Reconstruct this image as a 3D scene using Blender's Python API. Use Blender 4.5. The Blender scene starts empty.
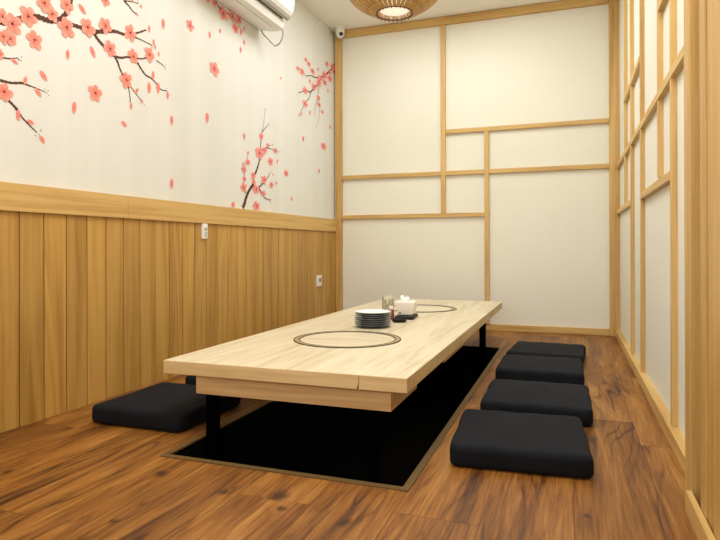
import bpy, bmesh, math, random
from mathutils import Vector, Matrix
rnd = random.Random(7)
C = bpy.context.scene.collection
SC = bpy.context.scene
PI = math.pi

MURAL = {'A': {'buds': [(-2.794, 2.003, 0.0118, 1), (-2.759, 2.057, 0.013, 0), (-2.828, 2.064, 0.0159, 1), (-2.695, 1.957, 0.0166, 2), (-2.658, 1.894, 0.0156, 1), (-2.645, 1.873, 0.0112, 0),
                (-2.616, 1.843, 0.0113, 1), (-2.663, 1.709, 0.0201, 0.5), (-2.795, 1.59, 0.0215, -0.7), (-2.837, 1.5, 0.0191, 0), (-2.752, 1.543, 0.0119, 0.5), (-2.696, 1.631, 0.0254, 0.2),
                (-2.621, 1.65, 0.026, 0.4), (-2.538, 1.628, 0.0185, -1)],
       'flowers': [(-3.585, 1.695, 0.0348, 1.48), (-3.54, 1.683, 0.0479, 0.65), (-3.463, 1.742, 0.0451, 2.49), (-3.381, 1.832, 0.0442, 0.97), (-3.342, 1.798, 0.0359, 0.42),
                   (-3.261, 1.87, 0.0392, 2.52), (-3.261, 1.766, 0.0485, 5.76), (-3.136, 1.81, 0.0458, 5.03), (-3.02, 1.861, 0.0425, 4.81), (-2.843, 1.884, 0.0449, 1.39), (-2.987, 1.754, 0.043, 3.37),
                   (-2.821, 1.767, 0.0399, 1.74), (-2.695, 1.816, 0.0332, 1.08), (-2.874, 1.627, 0.0445, 0.67), (-3.581, 1.615, 0.0308, 1.35), (-3.549, 1.617, 0.0291, 5.82)],
       'paths': [[(-3.655, 1.634, 0.008), (-3.612, 1.665, 0.008), (-3.572, 1.678, 0.008), (-3.521, 1.706, 0.0084), (-3.492, 1.723, 0.008), (-3.453, 1.746, 0.008), (-3.413, 1.759, 0.008),
                  (-3.371, 1.761, 0.008), (-3.339, 1.768, 0.0079), (-3.295, 1.791, 0.0079), (-3.281, 1.803, 0.0078)],
                 [(-3.29, 1.795, 0.0073), (-3.267, 1.824, 0.0073), (-3.244, 1.858, 0.0072), (-3.234, 1.894, 0.0072), (-3.235, 1.931, 0.0071), (-3.244, 1.974, 0.007)],
                 [(-3.284, 1.802, 0.006), (-3.256, 1.796, 0.006), (-3.227, 1.792, 0.0061), (-3.185, 1.795, 0.0062), (-3.143, 1.798, 0.0062), (-3.096, 1.802, 0.0063)],
                 [(-3.099, 1.801, 0.0073), (-3.04, 1.824, 0.0067), (-2.98, 1.847, 0.0061), (-2.938, 1.857, 0.0054), (-2.888, 1.862, 0.0047), (-2.836, 1.881, 0.0042), (-2.782, 1.907, 0.0032),
                  (-2.719, 1.943, 0.0025)],
                 [(-2.828, 1.868, 0.0027), (-2.783, 1.875, 0.0023), (-2.735, 1.875, 0.002), (-2.67, 1.874, 0.0017)],
                 [(-3.096, 1.807, 0.0063), (-3.083, 1.787, 0.0062), (-3.06, 1.77, 0.006), (-3.027, 1.754, 0.0059), (-2.994, 1.742, 0.0058), (-2.963, 1.726, 0.0056)],
                 [(-2.973, 1.728, 0.0046), (-2.938, 1.728, 0.0042), (-2.903, 1.735, 0.0038), (-2.866, 1.75, 0.0032), (-2.814, 1.761, 0.003), (-2.759, 1.773, 0.0026), (-2.712, 1.794, 0.0022)],
                 [(-2.963, 1.731, 0.0046), (-2.938, 1.708, 0.0041), (-2.921, 1.677, 0.0036), (-2.896, 1.642, 0.0031), (-2.867, 1.608, 0.0026), (-2.852, 1.575, 0.0021), (-2.841, 1.52, 0.0016)],
                 [(-2.852, 1.612, 0.0026), (-2.822, 1.588, 0.0022), (-2.784, 1.563, 0.0018), (-2.756, 1.542, 0.0014)],
                 [(-2.795, 1.751, 0.0043), (-2.764, 1.722, 0.0039), (-2.724, 1.695, 0.0035), (-2.687, 1.691, 0.0028), (-2.646, 1.677, 0.0027), (-2.612, 1.655, 0.0023), (-2.586, 1.647, 0.0019),
                  (-2.542, 1.653, 0.0014)],
                 [(-2.637, 1.8, 0.0022), (-2.603, 1.796, 0.0018), (-2.568, 1.786, 0.0014)],
                 [(-2.909, 2.074, 0.0047), (-2.887, 2.038, 0.0038), (-2.858, 2.026, 0.003), (-2.824, 2.007, 0.0022), (-2.798, 2.001, 0.0013)],
                 [(-2.88, 2.039, 0.0026), (-2.835, 2.053, 0.002), (-2.782, 2.064, 0.0013)]]},
 'B': {'buds': [(-3.528, 1.53, 0.0176, 1.2), (-3.478, 1.464, 0.0188, -0.2), (-3.413, 1.429, 0.0218, 0.8), (-3.512, 1.308, 0.0232, 0.1), (-3.452, 1.292, 0.019, 1.3), (-3.393, 1.227, 0.0202, 0.7)],
       'flowers': [(-3.599, 1.54, 0.0224, 5.21), (-3.579, 1.39, 0.039, 5.07)],
       'paths': [[(-3.638, 1.519, 0.0028), (-3.577, 1.53, 0.0023), (-3.549, 1.536, 0.0018), (-3.512, 1.55, 0.0013)],
                 [(-3.656, 1.431, 0.0048), (-3.608, 1.433, 0.0043), (-3.577, 1.434, 0.0038), (-3.54, 1.437, 0.0032), (-3.493, 1.449, 0.0034), (-3.454, 1.447, 0.0021), (-3.413, 1.444, 0.0015),
                  (-3.372, 1.439, 0.0009)],
                 [(-3.63, 1.409, 0.0048), (-3.586, 1.384, 0.0044), (-3.559, 1.362, 0.004), (-3.536, 1.346, 0.0036), (-3.517, 1.33, 0.0046), (-3.498, 1.308, 0.0025), (-3.469, 1.285, 0.0022),
                  (-3.439, 1.265, 0.0018), (-3.419, 1.253, 0.0013)]]},
 'C': {'buds': [(-1.693, 1.54, 0.0197, 0.3), (-1.644, 1.429, 0.0123, 0), (-1.194, 1.429, 0.0135, 0), (-1.213, 1.258, 0.0134, 0.5), (-0.94, 1.153, 0.0142, 0.4), (-1.709, 1.344, 0.0121, 0),
                (-1.266, 1.319, 0.01, 0.3), (-1.312, 1.116, 0.0099, 1)],
       'flowers': [(-1.449, 1.583, 0.0208, 5.03), (-1.475, 1.454, 0.0382, 1.21), (-1.4, 1.489, 0.021, 1.95), (-1.23, 1.511, 0.0184, 3.94), (-1.307, 1.413, 0.0247, 4.6), (-1.703, 1.306, 0.0212, 5.37),
                   (-1.644, 1.364, 0.0199, 5.53), (-1.569, 1.276, 0.0218, 0.54), (-1.704, 1.175, 0.0272, 3.8), (-1.695, 1.239, 0.0167, 4.22), (-1.53, 1.179, 0.0299, 3.18),
                   (-1.411, 1.262, 0.0274, 1.12), (-1.294, 1.237, 0.0198, 2.97), (-1.418, 1.157, 0.0209, 0.56), (-1.524, 1.056, 0.0299, 5.87), (-1.844, 1.044, 0.0176, 5.44),
                   (-1.04, 1.354, 0.0226, 3.44), (-1.56, 1.23, 0.0172, 1.89), (-1.35, 1.533, 0.0147, 5.71)],
       'paths': [[(-1.716, 1.029, 0.0113), (-1.69, 1.065, 0.0106), (-1.675, 1.097, 0.0098), (-1.642, 1.145, 0.009), (-1.606, 1.181, 0.0083), (-1.576, 1.209, 0.0086), (-1.56, 1.262, 0.0067),
                  (-1.513, 1.33, 0.0063), (-1.482, 1.39, 0.0051), (-1.465, 1.471, 0.004), (-1.455, 1.537, 0.0034), (-1.442, 1.603, 0.0025), (-1.416, 1.672, 0.0017), (-1.389, 1.807, 0.0008)],
                 [(-1.675, 1.135, 0.0038), (-1.701, 1.178, 0.0032), (-1.695, 1.254, 0.0026), (-1.694, 1.315, 0.002), (-1.665, 1.365, 0.0014), (-1.635, 1.43, 0.0008)],
                 [(-1.576, 1.206, 0.0062), (-1.53, 1.194, 0.0053), (-1.482, 1.202, 0.0044), (-1.434, 1.228, 0.0032), (-1.351, 1.285, 0.0026), (-1.31, 1.33, 0.0016)],
                 [(-1.489, 1.195, 0.0048), (-1.435, 1.147, 0.0036), (-1.369, 1.12, 0.0024), (-1.301, 1.117, 0.0012)], [(-1.465, 1.471, 0.0032), (-1.384, 1.508, 0.002), (-1.264, 1.555, 0.0008)],
                 [(-1.384, 1.507, 0.0024), (-1.299, 1.513, 0.0017), (-1.158, 1.51, 0.0009)], [(-1.432, 1.621, 0.0024), (-1.366, 1.674, 0.0016), (-1.332, 1.697, 0.0008)]]},
 'D': {'buds': [(-0.157, 2.25, 0.016, 0), (-0.105, 1.909, 0.0179, 0.2), (-0.712, 1.693, 0.021, -0.5), (-1.132, 2.106, 0.0119, 0), (-0.574, 2.229, 0.0166, 0.1), (-0.737, 1.905, 0.0128, 0.2),
                (-0.389, 2.389, 0.0154, 0.1), (-0.575, 1.948, 0.0182, 0.1), (-0.785, 1.884, 0.0143, -0.3)],
       'flowers': [(-0.039, 2.512, 0.0272, 3.59), (-0.111, 2.378, 0.0269, 5.54), (-0.238, 2.379, 0.0281, 5.33), (-0.238, 2.309, 0.0246, 3.19), (-0.183, 2.5, 0.0213, 2.6),
                   (-0.377, 2.264, 0.0274, 3.76), (-0.481, 2.203, 0.0269, 2.71), (-0.513, 2.337, 0.0234, 1.01), (-0.734, 2.27, 0.0257, 1.92), (-0.671, 2.122, 0.026, 5.1), (-0.672, 2.008, 0.026, 0.27),
                   (-0.592, 2.38, 0.0198, 0.29), (-0.658, 2.399, 0.0147, 3.93), (-0.382, 2.129, 0.0188, 1.76), (-0.37, 2.069, 0.0189, 3.36), (-0.264, 1.7, 0.0297, 2.96), (-0.325, 2.329, 0.0225, 2.15),
                   (-0.819, 2.275, 0.0158, 6.26), (-0.293, 2.017, 0.0156, 1.23), (-0.006, 2.479, 0.0219, 2.59), (-0.11, 2.438, 0.0197, 1.27)],
       'paths': [[(0.072, 2.599, 0.0083), (-0.006, 2.534, 0.0076), (-0.101, 2.458, 0.0069), (-0.215, 2.385, 0.007), (-0.325, 2.32, 0.0061), (-0.39, 2.252, 0.005), (-0.473, 2.197, 0.0044),
                  (-0.554, 2.138, 0.005), (-0.582, 2.086, 0.0032), (-0.672, 2.008, 0.0027), (-0.736, 1.945, 0.0021), (-0.785, 1.879, 0.0016)],
                 [(-0.325, 2.32, 0.0043), (-0.452, 2.298, 0.0036), (-0.553, 2.287, 0.0028), (-0.651, 2.257, 0.0024), (-0.708, 2.274, 0.0015), (-0.819, 2.275, 0.0008)],
                 [(-0.554, 2.138, 0.0042), (-0.671, 2.119, 0.0028), (-0.809, 2.068, 0.0016)],
                 [(-0.377, 2.247, 0.0034), (-0.39, 2.175, 0.0029), (-0.412, 2.102, 0.0023), (-0.454, 2.024, 0.0018), (-0.467, 1.946, 0.0013)],
                 [(-0.391, 2.141, 0.0026), (-0.361, 2.062, 0.002), (-0.371, 1.957, 0.0014), (-0.422, 1.862, 0.0008)]]},
 'E': {'buds': [(-1.734, 2.267, 0.0177, 0.1), (-1.689, 2.313, 0.0131, 0.4)],
       'flowers': [(-1.962, 2.315, 0.0358, 3.97), (-1.849, 2.337, 0.0264, 1.74), (-1.767, 2.346, 0.0257, 2.23), (-1.807, 2.269, 0.029, 4.69), (-2.064, 2.347, 0.0218, 2.01),
                   (-2.138, 2.342, 0.0193, 3.51), (-1.874, 2.39, 0.0251, 5.68)],
       'paths': [[(-2.073, 2.396, 0.0049), (-2.015, 2.342, 0.0041), (-1.916, 2.341, 0.0034), (-1.832, 2.332, 0.0026), (-1.745, 2.34, 0.0018)],
                 [(-1.832, 2.332, 0.0023), (-1.767, 2.309, 0.0015), (-1.712, 2.281, 0.0006)]]}}
LOOSE = {'buds': [(-3.167, 1.887, 0.0286, 0.9), (-3.253, 1.644, 0.0231, 0), (-3.102, 1.703, 0.0292, 0.5), (-2.576, 2.027, 0.0252, 0.4), (-3.385, 1.509, 0.0265, 0.8), (-3.216, 1.407, 0.0291, -0.1),
          (-2.889, 1.394, 0.0234, 1.1), (-2.502, 1.491, 0.0233, -0.2), (-2.147, 1.579, 0.0282, -0.2), (-2.503, 1.122, 0.0256, -0.3), (-0.389, 2.31, 0.0185, 0), (-1.74, 2.142, 0.0198, 0.4),
          (-2.117, 2.12, 0.0181, 0.5), (-1.997, 2.187, 0.0133, 1), (-1.692, 2.211, 0.0157, 0.3), (-0.371, 1.455, 0.0185, 0.2)],
 'flowers': [(-3.433, 1.651, 0.0412, 0.5), (-3.087, 1.507, 0.044, 0.3), (-3.02, 1.988, 0.0325, 1), (-2.323, 2.108, 0.0282, 0.5), (-2.067, 1.915, 0.0392, 0.1)],
 'paths': []}


# ------------------------------------------------------------------ helpers
def link(name, me, mats=None, parent=None):
    o = bpy.data.objects.new(name, me)
    C.objects.link(o)
    if mats is not None:
        for m in (mats if isinstance(mats, (list, tuple)) else [mats]):
            me.materials.append(m)
    if parent is not None:
        o.parent = parent
    return o

def thing(name, label, cat, loc=(0, 0, 0), rz=0.0, group=None):
    o = bpy.data.objects.new(name, None)
    o.empty_display_size = 0.05
    C.objects.link(o)
    o.location = loc
    o.rotation_euler = (0, 0, rz)
    return tag(o, label, cat, group)

def tag(o, label, cat, group=None):
    o['label'] = label
    o['category'] = cat
    if group:
        o['group'] = group
    return o

def struct(o):
    o['kind'] = 'structure'
    return o

def finish(bm, name, mats=None, parent=None, smooth=False, angle=None):
    bmesh.ops.recalc_face_normals(bm, faces=bm.faces)
    me = bpy.data.meshes.new(name)
    bm.to_mesh(me)
    bm.free()
    if smooth:
        for p in me.polygons:
            p.use_smooth = True
        if angle is not None:
            me.set_sharp_from_angle(angle=math.radians(angle))
    return link(name, me, mats, parent)

def add_box(bm, lo, hi, bev=0.0, seg=2, mi=0):
    x0, y0, z0 = lo
    x1, y1, z1 = hi
    vs = [bm.verts.new(p) for p in ((x0, y0, z0), (x1, y0, z0), (x1, y1, z0), (x0, y1, z0),
                                    (x0, y0, z1), (x1, y0, z1), (x1, y1, z1), (x0, y1, z1))]
    fs = [bm.faces.new([vs[i] for i in q]) for q in
          ((0, 3, 2, 1), (4, 5, 6, 7), (0, 1, 5, 4), (1, 2, 6, 5), (2, 3, 7, 6), (3, 0, 4, 7))]
    for f in fs:
        f.material_index = mi
    if bev > 0:
        es = list({e for f in fs for e in f.edges})
        r = bmesh.ops.bevel(bm, geom=es, offset=bev, segments=seg, profile=0.5, affect='EDGES')
        for f in r['faces']:
            f.material_index = mi
    return vs

def box(name, lo, hi, mat, parent=None, bev=0.002, seg=2):
    bm = bmesh.new()
    add_box(bm, lo, hi, bev, seg)
    return finish(bm, name, mat, parent)

def add_lathe(bm, prof, n=48, c=(0, 0, 0), mi=None, close=False):
    rings = []
    for r, z in prof:
        if r < 1e-6:
            rings.append([bm.verts.new((c[0], c[1], c[2] + z))])
        else:
            rings.append([bm.verts.new((c[0] + r * math.cos(2 * PI * k / n), c[1] + r * math.sin(2 * PI * k / n), c[2] + z)) for k in range(n)])
    pairs = list(zip(rings, rings[1:]))
    if close:
        pairs.append((rings[-1], rings[0]))
    for j, (a, b) in enumerate(pairs):
        m = 0 if mi is None else mi[j]
        for k in range(n):
            k2 = (k + 1) % n
            if len(a) == 1 and len(b) == 1:
                continue
            if len(a) == 1:
                f = bm.faces.new((a[0], b[k2], b[k]))
            elif len(b) == 1:
                f = bm.faces.new((a[k], a[k2], b[0]))
            else:
                f = bm.faces.new((a[k], a[k2], b[k2], b[k]))
            f.material_index = m

def lathe(name, prof, mat, parent=None, n=48, c=(0, 0, 0), mi=None, angle=35, close=False):
    bm = bmesh.new()
    add_lathe(bm, prof, n, c, mi, close)
    return finish(bm, name, mat, parent, smooth=True, angle=angle)

def add_tube(bm, pts, rad, n=10, cap=True):
    pts = [Vector(p) for p in pts]
    rads = rad if isinstance(rad, (list, tuple)) else [rad] * len(pts)
    prev = None
    rings = []
    for i, p in enumerate(pts):
        t = (pts[min(i + 1, len(pts) - 1)] - pts[max(i - 1, 0)]).normalized()
        if prev is None:
            a = Vector((0, 0, 1)) if abs(t.z) < 0.9 else Vector((1, 0, 0))
            u = t.cross(a).normalized()
        else:
            u = (prev - t * prev.dot(t)).normalized()
        prev = u
        v = t.cross(u)
        rings.append([bm.verts.new(p + (u * math.cos(2 * PI * k / n) + v * math.sin(2 * PI * k / n)) * rads[i]) for k in range(n)])
    for a, b in zip(rings, rings[1:]):
        for k in range(n):
            bm.faces.new((a[k], a[(k + 1) % n], b[(k + 1) % n], b[k]))
    if cap:
        bm.faces.new(rings[0])
        bm.faces.new(list(reversed(rings[-1])))

def catmull(P, sub=5):
    out = []
    n = len(P)
    for i in range(n - 1):
        p0, p1, p2, p3 = P[max(i - 1, 0)], P[i], P[i + 1], P[min(i + 2, n - 1)]
        for s in range(sub):
            t = s / sub
            out.append(tuple(0.5 * ((2 * b) + (c - a) * t + (2 * a - 5 * b + 4 * c - d) * t * t + (3 * b - a - 3 * c + d) * t ** 3)
                             for a, b, c, d in zip(p0, p1, p2, p3)))
    out.append(tuple(P[-1]))
    return out

# ------------------------------------------------------------------ materials
def lin(c):
    return tuple(((v / 255.0) / 12.92 if v <= 10 else (((v / 255.0) + 0.055) / 1.055) ** 2.4) for v in c) + (1.0,)

class NT:
    def __init__(s, name):
        s.m = bpy.data.materials.new(name)
        s.m.use_nodes = True
        s.t = s.m.node_tree
        s.b = s.t.nodes['Principled BSDF']
    def n(s, typ, **kw):
        nd = s.t.nodes.new(typ)
        for k, v in kw.items():
            setattr(nd, k, v)
        return nd
    def l(s, a, b):
        s.t.links.new(a, b)
    def math(s, op, a, b=None, c=None):
        nd = s.n('ShaderNodeMath', operation=op)
        for i, v in enumerate((a, b, c)):
            if v is None:
                continue
            if hasattr(v, 'default_value'):
                s.l(v, nd.inputs[i])
            else:
                nd.inputs[i].default_value = v
        return nd.outputs[0]
    def mix(s, fac, a, b, blend='MIX'):
        nd = s.n('ShaderNodeMix', data_type='RGBA', blend_type=blend)
        for i, v in ((0, fac), (6, a), (7, b)):
            if hasattr(v, 'default_value'):
                s.l(v, nd.inputs[i])
            else:
                nd.inputs[i].default_value = v
        return nd.outputs[2]
    def ramp(s, fac, stops):
        nd = s.n('ShaderNodeValToRGB')
        e = nd.color_ramp.elements
        while len(e) < len(stops):
            e.new(0.5)
        for el, (p, c) in zip(e, stops):
            el.position = p
            el.color = c
        s.l(fac, nd.inputs[0])
        return nd.outputs[0]
    def noise(s, vec, scale, detail=4, rough=0.55, dist=0.0):
        nd = s.n('ShaderNodeTexNoise')
        nd.inputs['Scale'].default_value = scale
        nd.inputs['Detail'].default_value = detail
        nd.inputs['Roughness'].default_value = rough
        nd.inputs['Distortion'].default_value = dist
        if vec is not None:
            s.l(vec, nd.inputs['Vector'])
        return nd.outputs[0]
    def bump(s, h, strength=0.2, dist=0.002):
        nd = s.n('ShaderNodeBump')
        nd.inputs['Strength'].default_value = strength
        nd.inputs['Distance'].default_value = dist
        s.l(h, nd.inputs['Height'])
        s.l(nd.outputs[0], s.b.inputs['Normal'])

def plain(name, rgb, rough=0.5, metal=0.0, spec=0.5, noise=0.0, nscale=30, coat=0.0):
    N = NT(name)
    N.b.inputs['Roughness'].default_value = rough
    N.b.inputs['Metallic'].default_value = metal
    N.b.inputs['Specular IOR Level'].default_value = spec
    if coat:
        N.b.inputs['Coat Weight'].default_value = coat
    c = lin(rgb)
    if noise:
        tc = N.n('ShaderNodeTexCoord')
        f = N.noise(tc.outputs['Object'], nscale, 5)
        d = tuple(v * (1 - noise) for v in c[:3]) + (1,)
        h = tuple(min(1, v * (1 + noise)) for v in c[:3]) + (1,)
        N.l(N.ramp(f, [(0.3, d), (0.7, h)]), N.b.inputs['Base Color'])
    else:
        N.b.inputs['Base Color'].default_value = c
    return N.m

def wood(name, light, mid, dark, axis='Z', scale=1.0, rough=0.45, vary=0.12, contrast=1.0, island=True, streak=0.5, spec=0.4, attr=None, coat=0.0):
    """Sawn timber: long grain along one axis, soft cathedral figure, fine pores; each board differs a little."""
    N = NT(name)
    tc = N.n('ShaderNodeTexCoord')
    mp = N.n('ShaderNodeMapping')
    s = [9.0 * scale] * 3
    s['XYZ'.index(axis)] = 0.55 * scale
    mp.inputs['Scale'].default_value = s
    N.l(tc.outputs['Object'], mp.inputs['Vector'])
    if attr:
        at = N.n('ShaderNodeAttribute', attribute_name=attr)
        rv = at.outputs['Fac']
    elif island:
        rv = N.n('ShaderNodeNewGeometry').outputs['Random Per Island']
    else:
        rv = N.n('ShaderNodeObjectInfo').outputs['Random']
    off = N.n('ShaderNodeVectorMath', operation='ADD')
    cb = N.n('ShaderNodeCombineXYZ')
    k = N.math('MULTIPLY', rv, 37.0)
    for i in range(3):
        N.l(k, cb.inputs[i])
    N.l(mp.outputs[0], off.inputs[0])
    N.l(cb.outputs[0], off.inputs[1])
    v = off.outputs[0]
    big = N.noise(v, 0.55, 3, 0.5, 0.6)
    rings = N.math('MULTIPLY_ADD', N.math('SINE', N.math('MULTIPLY', big, 46.0)), 0.5, 0.5)
    mp2 = N.n('ShaderNodeMapping')
    s2 = [60.0] * 3
    s2['XYZ'.index(axis)] = 2.2
    mp2.inputs['Scale'].default_value = s2
    N.l(tc.outputs['Object'], mp2.inputs['Vector'])
    off2 = N.n('ShaderNodeVectorMath', operation='ADD')
    N.l(mp2.outputs[0], off2.inputs[0])
    N.l(cb.outputs[0], off2.inputs[1])
    fine = N.noise(off2.outputs[0], 1.6, 5, 0.65, 0.3)
    broad = N.noise(v, 0.9, 4, 0.6, 0.8)
    f = N.math('ADD', N.math('MULTIPLY', rings, 0.22 * contrast), N.math('MULTIPLY', broad, 0.62))
    f = N.math('ADD', f, N.math('MULTIPLY', N.math('SUBTRACT', fine, 0.5), streak))
    col = N.ramp(f, [(0.16, lin(dark)), (0.40, lin(mid)), (0.66, lin(light))])
    val = N.math('MULTIPLY_ADD', rv, 2 * vary, 1 - vary)
    hs = N.n('ShaderNodeHueSaturation')
    N.l(val, hs.inputs['Value'])
    N.l(col, hs.inputs['Color'])
    N.l(hs.outputs[0], N.b.inputs['Base Color'])
    N.b.inputs['Roughness'].default_value = rough
    N.b.inputs['Specular IOR Level'].default_value = spec
    if coat:
        N.b.inputs['Coat Weight'].default_value = coat
        N.b.inputs['Coat Roughness'].default_value = 0.3
    N.bump(fine, 0.08, 0.001)
    return N.m

M = {}
M['oak'] = wood('light_oak', (214, 178, 114), (202, 163, 97), (176, 135, 74), 'Z', vary=0.06, contrast=0.8)
M['oak_x'] = wood('light_oak_across', (214, 178, 114), (202, 163, 97), (176, 135, 74), 'X', vary=0.05, contrast=0.8)
M['oak_y'] = wood('light_oak_along', (218, 182, 116), (207, 168, 100), (184, 142, 78), 'Y', vary=0.05, contrast=0.8)
M['board'] = wood('wainscot_oak', (206, 164, 92), (192, 147, 72), (160, 115, 50), 'Z', vary=0.09, contrast=0.7, streak=0.35)
M['panel'] = wood('folding_panel_oak', (212, 173, 104), (199, 157, 88), (178, 134, 68), 'Z', vary=0.05, contrast=0.5)
M['table'] = wood('pale_table_oak', (232, 220, 192), (222, 207, 174), (200, 180, 144), 'Y', scale=1.3, rough=0.38, vary=0.02, contrast=0.7, streak=0.75)
M['lid'] = wood('pale_lid_oak', (232, 220, 192), (222, 207, 174), (200, 180, 144), 'X', scale=1.3, rough=0.38, vary=0.02, contrast=0.7, streak=0.75)
M['table_edge'] = wood('pale_table_edge', (230, 204, 158), (222, 194, 144), (204, 172, 120), 'X', scale=1.0, rough=0.45, vary=0.02, contrast=0.5)
M['apron'] = wood('apron_oak', (216, 184, 134), (204, 168, 116), (180, 142, 92), 'X', vary=0.05, contrast=0.9)
M['floor'] = None
M['gap'] = plain('dark_joint', (34, 18, 6), 0.8)
M['paper'] = None
M['black'] = plain('black_powder_coat', (1, 1, 2), 0.85, spec=0.03)
M['pit'] = plain('black_pit_lining', (5, 5, 6), 0.75, spec=0.15, noise=0.3)
M['frame'] = plain('bronze_edge_strip', (112, 88, 48), 0.45, 0.3, noise=0.1)
M['ring'] = plain('bronze_ring', (172, 146, 104), 0.4, 0.3)
M['ring2'] = plain('black_gap', (18, 16, 13), 0.6)
M['white_plastic'] = plain('white_plastic', (238, 236, 228), 0.35)
M['grey_plastic'] = plain('grey_plastic', (168, 164, 152), 0.4)
M['dark'] = plain('black_plastic', (10, 10, 11), 0.3)
M['plate_w'] = plain('white_glaze', (246, 245, 240), 0.2, coat=0.3)
M['plate_d'] = plain('dark_green_glaze', (22, 29, 29), 0.25, coat=0.3)
M['plate_rim'] = plain('grey_rim', (128, 134, 128), 0.3)
M['dish'] = plain('black_glaze', (8, 9, 11), 0.5, spec=0.3)
M['paper_white'] = plain('white_tissue', (250, 246, 244), 0.9)
M['box_white'] = plain('ivory_box', (244, 232, 220), 0.45)
M['sauce'] = plain('dark_soy', (36, 20, 14), 0.25)
M['red_sauce'] = plain('brown_red_sauce', (132, 66, 56), 0.3)
M['season'] = None
M['rattan'] = wood('bamboo_rib', (206, 166, 98), (188, 146, 78), (150, 108, 52), 'Z', scale=3, vary=0.12)
M['rattan_dark'] = plain('dark_bamboo', (112, 78, 40), 0.55, noise=0.2)
M['bark'] = plain('painted_branch', (88, 44, 30), 0.75, noise=0.18, nscale=25)
M['dot'] = plain('painted_stamen', (44, 14, 14), 0.75)

def m_cushion():
    N = NT('black_cushion_cloth')
    tc = N.n('ShaderNodeTexCoord')
    w = N.noise(tc.outputs['Object'], 420, 2)
    g = N.noise(tc.outputs['Object'], 7, 4)
    c = N.mix(g, lin((9, 11, 16)), lin((16, 19, 27)))
    N.l(c, N.b.inputs['Base Color'])
    N.b.inputs['Roughness'].default_value = 0.88
    N.b.inputs['Specular IOR Level'].default_value = 0.25
    N.b.inputs['Sheen Weight'].default_value = 0.0
    N.b.inputs['Sheen Roughness'].default_value = 0.5
    N.bump(w, 0.25, 0.001)
    return N.m
M['cushion'] = m_cushion()

def m_petal(name, a, b):
    N = NT(name)
    tc = N.n('ShaderNodeTexCoord')
    ln = N.n('ShaderNodeVectorMath', operation='LENGTH')
    N.l(tc.outputs['Object'], ln.inputs[0])
    ns = N.noise(tc.outputs['Object'], 2.5, 3)
    f = N.math('ADD', N.math('MULTIPLY', ln.outputs['Value'], 0.7), N.math('MULTIPLY', N.math('SUBTRACT', ns, 0.5), 0.6))
    N.l(N.ramp(f, [(0.1, lin(b)), (0.75, lin(a))]), N.b.inputs['Base Color'])
    N.b.inputs['Roughness'].default_value = 0.8
    N.b.inputs['Specular IOR Level'].default_value = 0.2
    return N.m
M['petal'] = m_petal('painted_petal', (248, 166, 146), (240, 128, 108))
M['petal_pink'] = m_petal('painted_petal_pink', (246, 170, 160), (236, 124, 116))

def m_wallpaper():
    N = NT('white_wallpaper')
    tc = N.n('ShaderNodeTexCoord')
    mp = N.n('ShaderNodeMapping')
    mp.inputs['Scale'].default_value = (1, 6, 0.12)
    N.l(tc.outputs['Object'], mp.inputs['Vector'])
    f = N.noise(mp.outputs[0], 1.0, 2, 0.5)
    N.l(N.ramp(f, [(0.35, lin((222, 220, 210))), (0.65, lin((227, 225, 216)))]), N.b.inputs['Base Color'])
    N.b.inputs['Roughness'].default_value = 0.6
    N.b.inputs['Specular IOR Level'].default_value = 0.3
    return N.m
M['wallpaper'] = m_wallpaper()

def m_paper(name, c0, c1):
    N = NT(name)
    tc = N.n('ShaderNodeTexCoord')
    f = N.noise(tc.outputs['Object'], 0.9, 3, 0.5)
    g = N.noise(tc.outputs['Object'], 60, 4, 0.7)
    col = N.ramp(f, [(0.35, lin(c0)), (0.65, lin(c1))])
    N.l(N.mix(N.math('MULTIPLY', g, 0.06), col, lin((200, 190, 165))), N.b.inputs['Base Color'])
    N.b.inputs['Roughness'].default_value = 0.7
    N.b.inputs['Specular IOR Level'].default_value = 0.2
    return N.m
M['paper'] = m_paper('shoji_paper', (231, 227, 209), (235, 231, 215))
M['ceil'] = m_paper('ceiling_paint', (246, 242, 232), (248, 245, 238))

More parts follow.
